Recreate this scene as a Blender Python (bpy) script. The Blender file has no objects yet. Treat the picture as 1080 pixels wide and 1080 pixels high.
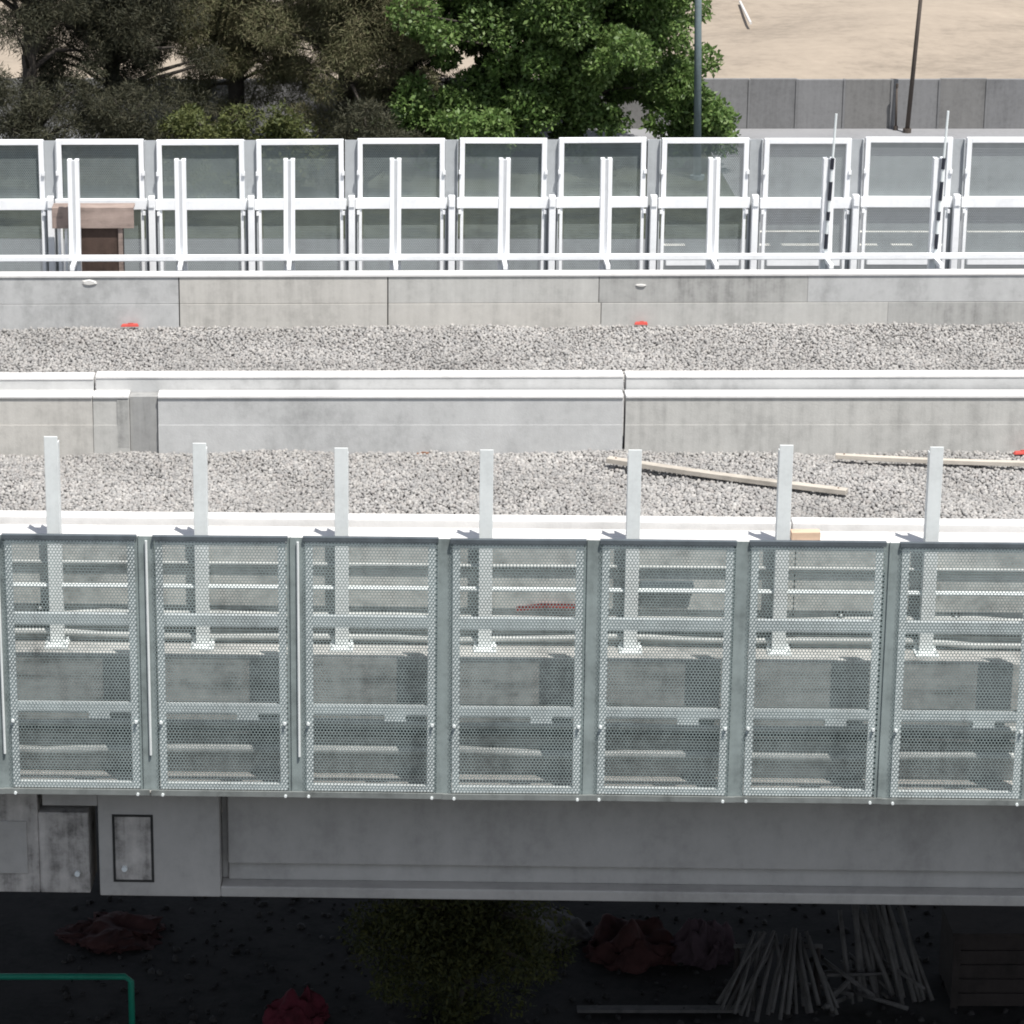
import bpy, math, random
import numpy as np
from mathutils import Vector, Matrix, noise as mnoise

random.seed(7)
RNG = np.random.default_rng(7)
R = math.radians
S = bpy.context.scene
COL = S.collection

# ------------------------------------------------------------------ camera
F, CX, CY = 3255.0, 400.0, 540.0          # focal length and principal point on a 1080 grid
PITCH = R(16.9)
CAMZ = 15.0
cam = bpy.data.cameras.new('camera')
cam.sensor_width = 36
cam.lens = F / 1080 * 36
cam.shift_x = (540 - CX) / 1080
cam.clip_start = 0.5
cam.clip_end = 3000
camo = bpy.data.objects.new('camera', cam)
camo.location = (0, 0, CAMZ)
camo.rotation_euler = (R(90) - PITCH, 0, 0)
COL.objects.link(camo)
S.camera = camo


def ray(u, v):
    a, b = (u - CX) / F, (v - CY) / F
    return Vector((a, math.cos(PITCH) - b * math.sin(PITCH), -math.sin(PITCH) - b * math.cos(PITCH)))


def at(u, v, Y):
    d = ray(u, v)
    k = Y / d.y
    return Vector((d.x * k, Y, CAMZ + d.z * k))


def atz(u, v, z):
    d = ray(u, v)
    k = (z - CAMZ) / d.z
    return Vector((d.x * k, d.y * k, z))


# ------------------------------------------------------------------ materials
def ramp(nt, stops):
    n = nt.nodes.new('ShaderNodeValToRGB')
    els = n.color_ramp.elements
    while len(els) < len(stops):
        els.new(0.5)
    for e, (p, c) in zip(els, stops):
        e.position = p
        e.color = (*c, 1)
    return n


def base_mat(name, rough=0.8, metal=0.0):
    m = bpy.data.materials.new(name)
    m.use_nodes = True
    nt = m.node_tree
    b = nt.nodes['Principled BSDF']
    b.inputs['Roughness'].default_value = rough
    b.inputs['Metallic'].default_value = metal
    b.inputs['Specular IOR Level'].default_value = 0.3
    return m, nt, b


def noise(nt, vec, scale, detail=4, rough=0.6):
    n = nt.nodes.new('ShaderNodeTexNoise')
    n.inputs['Scale'].default_value = scale
    n.inputs['Detail'].default_value = detail
    n.inputs['Roughness'].default_value = rough
    nt.links.new(vec, n.inputs['Vector'])
    return n.outputs['Fac']


def mapping(nt, vec, sc):
    n = nt.nodes.new('ShaderNodeMapping')
    n.inputs['Scale'].default_value = sc
    nt.links.new(vec, n.inputs['Vector'])
    return n.outputs['Vector']


def math_n(nt, op, a, b):
    n = nt.nodes.new('ShaderNodeMath')
    n.operation = op
    for i, x in enumerate((a, b)):
        if isinstance(x, (int, float)):
            n.inputs[i].default_value = x
        else:
            nt.links.new(x, n.inputs[i])
    return n.outputs[0]


def scaled(c, k):
    return tuple(min(1, x * k) for x in c)


def weathered(name, col, var=0.25, rough=0.85, metal=0.0, blotch=0.7, fine=9.0, streak=0.5,
              streak_dir=(7, 7, 0.5), bump=0.2, fbump=60):
    """stained surface: broad blotches, fine grain and run-down streaks"""
    m, nt, b = base_mat(name, rough, metal)
    geo = nt.nodes.new('ShaderNodeNewGeometry').outputs['Position']
    n1 = noise(nt, geo, blotch, 5)
    n2 = noise(nt, geo, fine, 6, 0.7)
    n3 = noise(nt, mapping(nt, geo, streak_dir), 1.0, 5, 0.65)
    v = math_n(nt, 'ADD', math_n(nt, 'MULTIPLY', n1, 1.0 - streak * 0.5), math_n(nt, 'MULTIPLY', n3, streak))
    v = math_n(nt, 'ADD', v, math_n(nt, 'MULTIPLY', math_n(nt, 'SUBTRACT', n2, 0.5), 0.55))
    k = (1.0 - streak * 0.5 + streak) * 0.5
    r = ramp(nt, [(max(0, k - 0.26), scaled(col, 1 - var * 1.5)), (k, col), (min(1, k + 0.26), scaled(col, 1 + var * 0.8))])
    nt.links.new(v, r.inputs['Fac'])
    nt.links.new(r.outputs['Color'], b.inputs['Base Color'])
    if bump:
        bn = nt.nodes.new('ShaderNodeBump')
        bn.inputs['Strength'].default_value = bump
        bn.inputs['Distance'].default_value = 0.01
        nt.links.new(noise(nt, geo, fbump, 3), bn.inputs['Height'])
        nt.links.new(bn.outputs['Normal'], b.inputs['Normal'])
    return m


def island(name, cols, rough=0.85, translucent=0.0):
    """every loose piece (stone, leaf) takes its own tone"""
    m, nt, b = base_mat(name, rough)
    g = nt.nodes.new('ShaderNodeNewGeometry')
    r = ramp(nt, [(i / (len(cols) - 1), c) for i, c in enumerate(cols)])
    nt.links.new(g.outputs['Random Per Island'], r.inputs['Fac'])
    big = noise(nt, g.outputs['Position'], 0.9, 3)
    mx = nt.nodes.new('ShaderNodeMix')
    mx.data_type = 'RGBA'
    mx.blend_type = 'MULTIPLY'
    mx.inputs['Factor'].default_value = 1.0
    r2 = ramp(nt, [(0.3, (0.72, 0.72, 0.72)), (0.7, (1, 1, 1))])
    nt.links.new(big, r2.inputs['Fac'])
    nt.links.new(r.outputs['Color'], mx.inputs['A'])
    nt.links.new(r2.outputs['Color'], mx.inputs['B'])
    nt.links.new(mx.outputs['Result'], b.inputs['Base Color'])
    if translucent:
        t = nt.nodes.new('ShaderNodeBsdfTranslucent')
        nt.links.new(mx.outputs['Result'], t.inputs['Color'])
        s = nt.nodes.new('ShaderNodeMixShader')
        s.inputs['Fac'].default_value = translucent
        nt.links.new(b.outputs[0], s.inputs[1])
        nt.links.new(t.outputs[0], s.inputs[2])
        nt.links.new(s.outputs[0], nt.nodes['Material Output'].inputs['Surface'])
    return m


M = {}
M['concrete'] = weathered('concrete', (0.46, 0.455, 0.435), 0.2, streak=0.8)
M['concrete_warm'] = weathered('concrete_warm', (0.495, 0.48, 0.45), 0.19, streak=0.7)
M['concrete_cool'] = weathered('concrete_cool', (0.465, 0.468, 0.465), 0.2, streak=0.8, streak_dir=(3, 3, 1.2))
M['concrete_dull'] = weathered('concrete_dull', (0.375, 0.373, 0.36), 0.3, streak=0.8)
M['concrete_stain'] = weathered('concrete_stain', (0.29, 0.29, 0.285), 0.3, streak=0.9)
M['coping'] = weathered('coping', (0.66, 0.65, 0.64), 0.12, streak=0.3)
M['girder'] = weathered('girder', (0.40, 0.386, 0.365), 0.15, streak=0.8, streak_dir=(2.2, 2.2, 0.7), blotch=1.0)
M['girder_dirty'] = weathered('girder_dirty', (0.40, 0.378, 0.355), 0.55, blotch=3.0, streak=0.7)
M['wall_stained'] = weathered('wall_stained', (0.43, 0.43, 0.41), 0.4, blotch=1.8, streak=0.8, streak_dir=(2.5, 2.5, 3.5))
M['ledge_face'] = weathered('ledge_face', (0.37, 0.365, 0.35), 0.45, blotch=1.6, streak=0.9, streak_dir=(0.7, 0.7, 11))
M['soffit'] = weathered('soffit', (0.22, 0.22, 0.22), 0.2)
M['galvanised'] = weathered('galvanised', (0.262, 0.318, 0.316), 0.35, 0.5, 0.2, blotch=1.6, fine=14, bump=0)
M['galv_post'] = weathered('galv_post', (0.28, 0.325, 0.322), 0.3, 0.5, 0.2, blotch=2.0, fine=10, bump=0)
M['galv_dull'] = weathered('galv_dull', (0.19, 0.205, 0.2), 0.3, 0.6, 0.1, blotch=3, bump=0)
M['galv_dark'] = weathered('galv_dark', (0.12, 0.14, 0.155), 0.25, 0.5, 0.3, bump=0)
M['galv_bright'] = weathered('galv_bright', (0.72, 0.76, 0.76), 0.12, 0.5, 0.0, bump=0)
M['pale_steel'] = weathered('pale_steel', (0.71, 0.735, 0.73), 0.1, 0.5, 0.0, blotch=3, fine=25, bump=0)
M['white_steel'] = weathered('white_steel', (0.87, 0.88, 0.895), 0.07, 0.45, 0.0, blotch=3, fine=20, bump=0)
M['grey_steel'] = weathered('grey_steel', (0.42, 0.44, 0.455), 0.15, 0.5, 0.0, bump=0)
M['far_mesh'] = weathered('far_mesh', (0.245, 0.285, 0.285), 0.25, 0.5, 0.2, bump=0)
M['conduit_grey'] = weathered('conduit_grey', (0.42, 0.43, 0.42), 0.2, 0.6, bump=0)
M['conduit_dark'] = weathered('conduit_dark', (0.05, 0.05, 0.05), 0.3, 0.6, bump=0)
M['wood'] = weathered('wood', (0.47, 0.43, 0.375), 0.22, 0.8, blotch=2, streak=0.6, streak_dir=(0.8, 9, 9), bump=0.1)
M['wood_pale'] = weathered('wood_pale', (0.62, 0.45, 0.33), 0.15, 0.8, blotch=4)
M['wood_brown'] = weathered('wood_brown', (0.29, 0.228, 0.20), 0.35, 0.8, blotch=3, streak=0.8, streak_dir=(1.5, 9, 14))
M['wood_dark'] = weathered('wood_dark', (0.075, 0.05, 0.04), 0.4, 0.8, blotch=3)
M['rusty'] = weathered('rusty', (0.2, 0.10, 0.06), 0.4, 0.8, blotch=6)
M['red'] = weathered('red', (0.50, 0.075, 0.06), 0.2, 0.5, bump=0)
M['pole_grey'] = weathered('pole_grey', (0.15, 0.19, 0.20), 0.2, 0.5, bump=0)
M['pole_brown'] = weathered('pole_brown', (0.085, 0.07, 0.06), 0.2, 0.7, bump=0)
M['black'] = weathered('black', (0.025, 0.028, 0.04), 0.2, 0.6, bump=0)
M['joint'] = weathered('joint', (0.04, 0.04, 0.038), 0.3, 0.9, bump=0)
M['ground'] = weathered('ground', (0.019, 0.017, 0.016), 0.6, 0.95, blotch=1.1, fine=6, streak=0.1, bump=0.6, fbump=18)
M['asphalt'] = weathered('asphalt', (0.165, 0.17, 0.178), 0.14, 0.9, blotch=0.25, streak=0.4, streak_dir=(0.05, 1.2, 1))
M['pavement'] = weathered('pavement', (0.25, 0.252, 0.262), 0.15, 0.9, blotch=0.4, streak=0.2)
M['marking'] = weathered('marking', (0.60, 0.59, 0.55), 0.3, 0.8, blotch=2, bump=0)
M['dirt'] = weathered('dirt', (0.315, 0.265, 0.212), 0.24, 0.95, blotch=0.22, fine=2.4, streak=0.35, streak_dir=(0.16, 0.3, 1), bump=0.5, fbump=9)
M['site_wall'] = weathered('site_wall', (0.19, 0.19, 0.193), 0.2, 0.85, blotch=0.5, streak=0.5)
M['verge'] = weathered('verge', (0.048, 0.054, 0.036), 0.6, 0.95, blotch=0.8, fine=5, streak=0.1, bump=.5, fbump=8)
M['web_grey'] = weathered('web_grey', (0.55, 0.565, 0.59), .1, .5, bump=0)
M['stone'] = island('stone', [(0.23, 0.226, 0.222), (0.36, 0.352, 0.342), (0.41, 0.395, 0.375), (0.37, 0.362, 0.352), (0.31, 0.305, 0.30), (0.49, 0.475, 0.455), (0.36, 0.34, 0.325), (0.30, 0.29, 0.285)])
M['bed'] = weathered('bed', (0.30, 0.292, 0.285), 0.4, 0.95, blotch=8, fine=30, streak=0)
M['leaf_green'] = island('leaf_green', [(0.065, 0.125, 0.03), (0.135, 0.22, 0.06), (0.19, 0.28, 0.09), (0.10, 0.175, 0.045), (0.235, 0.315, 0.115)], 0.45, 0.3)
M['leaf_shrub'] = island('leaf_shrub', [(0.085, 0.10, 0.03), (0.13, 0.145, 0.045), (0.06, 0.08, 0.025), (0.11, 0.115, 0.045)], 0.6, 0.2)
M['needle_dark'] = island('needle_dark', [(0.032, 0.035, 0.022), (0.052, 0.052, 0.031), (0.082, 0.077, 0.046), (0.043, 0.05, 0.029)], 0.7, 0.15)
M['needle_brown'] = island('needle_brown', [(0.10, 0.105, 0.052), (0.16, 0.148, 0.082), (0.21, 0.185, 0.108), (0.12, 0.132, 0.06), (0.175, 0.175, 0.09)], 0.7, 0.2)
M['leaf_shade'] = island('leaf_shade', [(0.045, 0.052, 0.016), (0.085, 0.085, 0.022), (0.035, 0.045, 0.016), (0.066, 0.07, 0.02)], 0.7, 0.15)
M['bark'] = weathered('bark', (0.055, 0.047, 0.04), 0.35, 0.9, blotch=3, streak=0.6)
M['green_paint'] = weathered('green_paint', (0.012, 0.19, 0.125), 0.15, 0.5, bump=0)
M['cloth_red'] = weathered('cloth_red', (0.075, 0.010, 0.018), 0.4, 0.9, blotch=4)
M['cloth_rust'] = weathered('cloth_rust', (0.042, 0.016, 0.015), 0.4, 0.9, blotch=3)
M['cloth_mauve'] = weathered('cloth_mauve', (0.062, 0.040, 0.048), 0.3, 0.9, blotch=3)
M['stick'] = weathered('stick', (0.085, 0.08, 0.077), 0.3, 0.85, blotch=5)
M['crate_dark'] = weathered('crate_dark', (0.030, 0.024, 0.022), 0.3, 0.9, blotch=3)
M['mortar_white'] = weathered('mortar_white', (0.60, 0.59, 0.57), 0.1, 0.9, blotch=6)


# ------------------------------------------------------------------ builders
class MB:
    def __init__(self):
        self.v, self.f = [], []

    def raw(self, v, f):
        n = len(self.v)
        self.v += [tuple(p) for p in v]
        self.f += [tuple(i + n for i in q) for q in f]
        return self

    def box(self, x0, x1, y0, y1, z0, z1):
        v = [(x, y, z) for z in (z0, z1) for y in (y0, y1) for x in (x0, x1)]
        return self.raw(v, [(0, 2, 3, 1), (4, 5, 7, 6), (0, 1, 5, 4), (2, 6, 7, 3), (0, 4, 6, 2), (1, 3, 7, 5)])

    def hexa(self, v8):
        return self.raw(v8, [(0, 2, 3, 1), (4, 5, 7, 6), (0, 1, 5, 4), (2, 6, 7, 3), (0, 4, 6, 2), (1, 3, 7, 5)])

    def tube(self, pts, rad, n=8):
        pts = [Vector(p) for p in pts]
        rads = rad if isinstance(rad, (list, tuple)) else [rad] * len(pts)
        vs, fs = [], []
        for i, p in enumerate(pts):
            d = (pts[min(i + 1, len(pts) - 1)] - pts[max(i - 1, 0)]).normalized()
            a = d.cross(Vector((0, 0, 1)))
            if a.length < 0.05:
                a = d.cross(Vector((1, 0, 0)))
            a.normalize()
            b = d.cross(a)
            for k in range(n):
                t = 2 * math.pi * k / n
                vs.append(p + a * math.cos(t) * rads[i] + b * math.sin(t) * rads[i])
        for i in range(len(pts) - 1):
            for k in range(n):
                k2 = (k + 1) % n
                fs.append((i * n + k, i * n + k2, (i + 1) * n + k2, (i + 1) * n + k))
        fs.append(tuple(range(n))[::-1])
        fs.append(tuple(range((len(pts) - 1) * n, len(pts) * n)))
        return self.raw(vs, fs)

    def build(self, name, mat, parent=None, loc=(0, 0, 0), rz=0.0, bevel=0.0, smooth=False):
        me = bpy.data.meshes.new(name)
        me.from_pydata(self.v, [], self.f)
        me.materials.append(M[mat] if isinstance(mat, str) else mat)
        if smooth:
            me.polygons.foreach_set('use_smooth', [True] * len(me.polygons))
        me.update()
        o = bpy.data.objects.new(name, me)
        COL.objects.link(o)
        o.location = loc
        o.rotation_euler = (0, 0, rz)
        if parent:
            o.parent = parent
        if bevel:
            b = o.modifiers.new('bevel', 'BEVEL')
            b.width = bevel
            b.segments = 2
            b.limit_method = 'ANGLE'
        return o


def tag(o, label, cat, group=None, kind=None):
    if label:
        o['label'] = label
    if cat:
        o['category'] = cat
    if group:
        o['group'] = group
    if kind:
        o['kind'] = kind
    return o


def thing(name, label, cat, loc=(0, 0, 0), rz=0.0, group=None):
    o = bpy.data.objects.new(name, None)
    o.empty_display_size = 0.2
    COL.objects.link(o)
    o.location = loc
    o.rotation_euler = (0, 0, rz)
    return tag(o, label, cat, group)


def dup(src, loc, rz, label):
    r = src.copy()
    COL.objects.link(r)
    r.location = loc
    r.rotation_euler = (0, 0, rz)
    r['label'] = label
    for ch in src.children:
        c = ch.copy()
        COL.objects.link(c)
        c.parent = r
        for g in ch.children:
            d = g.copy()
            COL.objects.link(d)
            d.parent = c
    return r


def perforated(w, h, p, r, edge=0.008):
    """flat punched sheet, hexagonal close-packed holes, w wide, h tall, in the xz plane, base at z=0"""
    me_v, me_f = [], []
    R0 = p / math.sqrt(3)
    rowh = R0 * 1.5
    nr = int(h / rowh)
    nc = int(w / p)
    x_start = -nc * p / 2
    for j in range(nr):
        off = (j % 2) * p / 2
        for i in range(nc):
            cx = x_start + p * (i + 0.25) + off + p * 0.25
            cz = R0 + j * rowh
            base = len(me_v)
            for rr in (R0, r):
                for k in range(6):
                    a = math.pi / 6 + k * math.pi / 3
                    me_v.append((max(-w / 2, min(w / 2, cx + rr * math.cos(a))), 0, cz + rr * math.sin(a)))
            for k in range(6):
                k2 = (k + 1) % 6
                me_f.append((base + k, base + k2, base + 6 + k2, base + 6 + k))
    return me_v, me_f


ORD = ['leftmost', 'second', 'third', 'fourth', 'fifth', 'sixth', 'seventh', 'eighth', 'ninth', 'tenth', 'eleventh']


def nth(i):
    return 'leftmost' if i == 0 else ORD[i] + ' from the left'


# ------------------------------------------------------------------ local frames along the viaduct
class Frame:
    def __init__(self, Y, yaw):
        self.Y, self.a = Y, R(yaw)
        self.o = Vector((1.10 * Y / 24.46, Y, 0))

    def w(self, s, t, z):
        c, n = math.cos(self.a), math.sin(self.a)
        return Vector((self.o.x + s * c - t * n, self.o.y + s * n + t * c, z))

    def s(self, u, v, t=0.0):
        """distance along the frame of the point seen at column u, row v, on the plane t"""
        d = ray(u, v)
        c, n = math.cos(self.a), math.sin(self.a)
        nrm = Vector((-n, c, 0))
        p0 = self.w(0, t, 0)
        k = (p0.x * nrm.x + p0.y * nrm.y) / (d.x * nrm.x + d.y * nrm.y)
        P = d * k
        return (P.x - self.o.x) * c + (P.y - self.o.y) * n

    def z(self, u, v, t=0.0):
        d = ray(u, v)
        c, n = math.cos(self.a), math.sin(self.a)
        nrm = Vector((-n, c, 0))
        p0 = self.w(0, t, 0)
        k = (p0.x * nrm.x + p0.y * nrm.y) / (d.x * nrm.x + d.y * nrm.y)
        return CAMZ + d.z * k


NEAR = Frame(24.46, -1.7)
MID = Frame(28.3, 0.1)
FAR = Frame(33.35, 0.7)

# ================================================================== near side
TB = .10
# ---- girders under the near edge
gx0 = NEAR.s(104, 900, 0.3 + TB)
g1 = thing('concrete_girder', 'long grey concrete edge girder with recessed panel under the perforated screens', 'girder', NEAR.w(gx0, TB, 0), NEAR.a)
GL = 12.0
rec0 = NEAR.s(232, 890, 0.33 + TB) - gx0
zt, zb = 5.018, NEAR.z(540, 950, 0.32 + TB)
b = MB()
b.box(0.0, rec0, 0.32, 0.85, zb, zt)
b.box(rec0, GL, 0.325, 0.85, zb, zb + 0.10)                   # bottom lip
b.hexa([(rec0 + .06, .48, zb + .1), (GL, .48, zb + .1), (rec0 + .06, .845, zb + .1), (GL, .845, zb + .1), (rec0 + .06, .50, zb + .27), (GL, .50, zb + .27), (rec0 + .06, .845, zb + .27), (GL, .845, zb + .27)])
b.box(rec0 + .06, GL, 0.44, 0.845, zb + 0.27, zt)
b.box(rec0 + .0005, rec0 + .0595, 0.52, 0.845, zb + 0.1, zt)
b.build('body', 'girder', g1, bevel=0.012)
b = MB()
x0, x1 = NEAR.s(119, 895, 0.32 + TB) - gx0, NEAR.s(162, 895, 0.32 + TB) - gx0
z0, z1 = NEAR.z(140, 930, 0.32 + TB), NEAR.z(140, 859, 0.32 + TB)
for q in ((x0, x1, z0, z0 + .022), (x0, x1, z1 - .022, z1), (x0, x0 + .022, z0 + .022, z1 - .022), (x1 - .022, x1, z0 + .022, z1 - .022)):
    b.box(q[0], q[1], 0.314, 0.33, q[2], q[3])
b.build('anchor_recess_edge', 'joint', g1)
MB().box(x0 + .022, x1 - .022, 0.317, 0.33, z0 + .022, z1 - .022).build('anchor_patch', 'girder_dirty', g1)
MB().tube([(x0 + .10, 0.318, z0 + .13), (x0 + .10, 0.29, z0 + .13)], 0.026, 10).build('bolt', 'galv_bright', g1)
# upper nib that laps over the left girder
nib0 = NEAR.s(44, 845, 0.3 + TB) - gx0
MB().box(nib0, -0.0015, 0.322, 0.85, NEAR.z(60, 850, 0.32 + TB), zt).build('nib', 'girder', g1, bevel=0.01)

g2 = thing('concrete_girder', 'stained end of a neighbouring concrete girder left of the black stepped joint', 'girder', NEAR.w(gx0, TB, 0), NEAR.a)
xe = NEAR.s(94, 900, 0.33 + TB) - gx0
b = MB()
b.box(nib0 - .045, xe, 0.35, 0.85, zb + 0.01, NEAR.z(60, 857, 0.35 + TB))
b.box(-3.0, nib0 - 0.046, 0.35, 0.85, zb + 0.01, zt)
b.build('body', 'girder_dirty', g2, bevel=0.012)
MB().box(-3.0, NEAR.s(29, 900, .34 + TB) - gx0, 0.335, 0.352, NEAR.z(10, 921, .34 + TB), NEAR.z(10, 866, .34 + TB)).build('anchor_patch', 'girder', g2, bevel=0.004)
MB().tube([(xe - .11, 0.352, zb + .20), (xe - .11, 0.32, zb + .20)], 0.024, 10).build('bolt', 'galv_bright', g2)

# ---- deck
dk = thing('viaduct_deck', 'concrete viaduct deck carrying both ballast beds between the screens', 'viaduct', (0, 0, 0))
edge = MB()
edge.box(-6.5, 7.0, 0.0, 0.46, 5.022, 5.05)
edge.build('shading_slab', 'girder', dk, NEAR.w(0, 0, 0), NEAR.a, bevel=0.008)  # thin slab hidden behind the screen trim, added to shade the girder face
b = MB()
b.box(-6.5, 7.0, 0.47, 0.80, 5.056, 5.70)
b.build('lower_face', 'ledge_face', dk, NEAR.w(0, 0, 0), NEAR.a)
b = MB()
b.box(-6.5, 7.0, 0.42, 0.80, 5.702, 6.13)
b.build('post_ledge', 'ledge_face', dk, NEAR.w(0, 0, 0), NEAR.a, bevel=0.01)
b = MB()
b.box(-9, 13, 25.6, 35.6, 5.6, 6.55)
b.build('slab', 'soffit', dk)
b = MB()
b.box(-9, 13, 33.9, 35.3, 3.9, 5.59)
b.build('rear_girder', 'soffit', dk)

# ---- near parapet wall
nw = thing('parapet_wall', 'near concrete parapet wall with white double coping behind the perforated screens', 'wall', NEAR.w(0, 0, 0), NEAR.a)
tf = 0.80
zc1 = NEAR.z(540, 568, tf)
segs = [-6.5, NEAR.s(355, 560, tf), NEAR.s(840, 560, tf), 7.0]
for a0, a1 in zip(segs[:-1], segs[1:]):
    MB().box(a0 + .004, a1 - .004, tf, tf + 0.50, 6.0, zc1 - 0.06).build('wall_segment', 'wall_stained', nw, bevel=0.006)
    MB().box(a0 + .004, a1 - .004, tf - 0.015, tf + 0.30, zc1 - 0.059, zc1).build('front_coping', 'coping', nw, bevel=0.012)
    MB().box(a0 + .004, a1 - .004, tf + 0.36, tf + 0.53, zc1 - 0.059, zc1 + 0.055).build('rear_coping', 'coping', nw, bevel=0.012)
    MB().box(a0 + .004, a1 - .004, tf + 0.302, tf + 0.358, zc1 - 0.059, zc1 - 0.035).build('gutter', 'concrete', nw)

# ---- tall pale posts on the ledge
T_POST = 0.67
post_u = [55, 211, 360, 513, 669, 828, 986]
tops = [460, 467, 472, 474, 474, 469, 471]


def make_post(top):
    t = thing('steel_post', '', 'post', (0, 0, 0), NEAR.a, 'tall pale posts behind the near screens')
    zl = 6.13
    b = MB()
    w = 0.058
    b.box(-w, w, -0.012, 0.0, zl + .02, top)                   # face plate
    b.box(-w, -w + .010, 0.0005, 0.10, zl + .02, top - .06)
    b.box(w - .010, w, 0.0005, 0.10, zl + .02, top - .06)
    b.build('channel', 'pale_steel', t, bevel=0.004)
    bp_ = MB().box(-.10, .10, -.12, .11, zl + .001, zl + .019).build('base_plate', 'galv_bright', t, bevel=0.003)
    for sx in (-.08, .08):
        for y in (-.09, .07):
            MB().tube([(sx, y, zl + .018), (sx, y, zl + .05)], 0.014, 6).build('anchor_bolt', 'galv_bright', bp_)
    MB().box(-.03, .03, .101, .114, zc1 - .13, zc1 - .07).build('wall_bracket', 'pale_steel', t)
    return t


notes = ['standing left of the dark wall plate', 'standing just right of the dark wall plate', '', '', 'standing in front of the long lying plank',
         'beside the pale wood block', 'standing in front of the upper right plank']
for i, (u, v) in enumerate(zip(post_u, tops)):
    top = NEAR.z(u, v, T_POST)
    p = make_post(top)
    p.location = NEAR.w(NEAR.s(u, 510, T_POST), T_POST, 0)
    extra = notes[i] if notes[i] else 'in the near row over ballast'
    p['label'] = 'tall pale steel post, %s, %s' % (nth(i), extra)

# ---- rails and conduits behind the screens
for z, t, r, m, lab in ((NEAR.z(540, 622, .70), .705, .022, 'galv_bright', 'bright horizontal steel rail behind the screens on the tall posts'),
                        (NEAR.z(540, 600, .70), .775, .018, 'conduit_grey', 'thin grey upper conduit fixed along the near parapet wall')):
    tag(MB().tube([(-6.5, t, z), (7, t, z)], r, 8).build('guard_rail' if r > .02 else 'conduit', m, None, NEAR.w(0, 0, 0), NEAR.a), lab,
        'rail' if r > .02 else 'conduit')
for z, t, r, m, lab in ((6.385, .765, .03, 'conduit_grey', 'grey cable conduit along parapet, highest of the three above the post feet'),
                        (6.29, .77, .025, 'conduit_dark', 'black cable along parapet between two grey conduits at the post feet'),
                        (6.20, .76, .028, 'conduit_grey', 'grey cable conduit along parapet, lowest of the three at the post feet'),
                        (5.52, .425, .03, 'conduit_grey', 'grey cable under the post ledge, topmost of the three low ones'),
                        (5.43, .43, .03, 'conduit_dark', 'dark cable under the post ledge, middle of the three low ones'),
                        (5.27, .42, .04, 'conduit_grey', 'thick grey pipe under the post ledge near the screen feet')):
    pts = []
    for k in range(28):
        x = -6.5 + 13.5 * k / 27
        pts.append((x, t + random.uniform(-.006, .004), z + random.uniform(-.012, .012) + .022 * math.sin(x * 1.9 + z * 40) * math.sin(x * .8 + z * 17)))
    tag(MB().tube(pts, r, 8).build('cable_conduit', m, None, NEAR.w(0, 0, 0), NEAR.a, smooth=True), lab, 'conduit')

rc = MB().tube([(NEAR.s(545, 640, .78), .775, NEAR.z(560, 642, .78)), (NEAR.s(575, 640, .78), .772, NEAR.z(575, 638, .78)), (NEAR.s(618, 640, .78), .775, NEAR.z(618, 640, .78))], .022, 8)
tag(rc.build('red_cable', 'red', None, NEAR.w(0, 0, 0), NEAR.a, smooth=True), 'short red cable on the parapet wall seen through the fourth near screen', 'cable')
for u, v, lab in ((43, 640, 'small black cable clip behind leftmost near screen'), (887, 648, 'small black cable clip behind sixth near screen'), (1008, 650, 'small black cable clip behind rightmost near screen')):
    c_ = thing('cable_clip', lab, 'clip', NEAR.w(NEAR.s(u, v, .78), .775, NEAR.z(u, v, .78)), NEAR.a)
    MB().box(-.035, .035, -.02, .02, -.03, .03).build('body', 'conduit_dark', c_, bevel=.006)
    MB().tube([(0, -.02, 0), (0, -.035, 0)], .012, 6).build('screw', 'galv_bright', c_)
jb = thing('junction_box', 'dark flat junction box on the parapet wall behind fifth near screen', 'junction box', NEAR.w(NEAR.s(703, 618, .78), .77, NEAR.z(703, 618, .78)), NEAR.a)
MB().box(-.23, .23, -.03, .02, -.05, .05).build('box', 'galv_dark', jb, bevel=.006)
MB().box(-.22, .22, -.034, -.0305, -.04, .04).build('lid', 'galv_dark', jb)

# ---- perforated screens
ZS0, ZS1 = 5.05, NEAR.z(540, 571, 0)
PW = 1.13
sp_u = [-160, -5, 152, 312, 468, 626, 783, 945, 1101]
sp_s = [NEAR.s(u, 575, 0) for u in sp_u]


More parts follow.
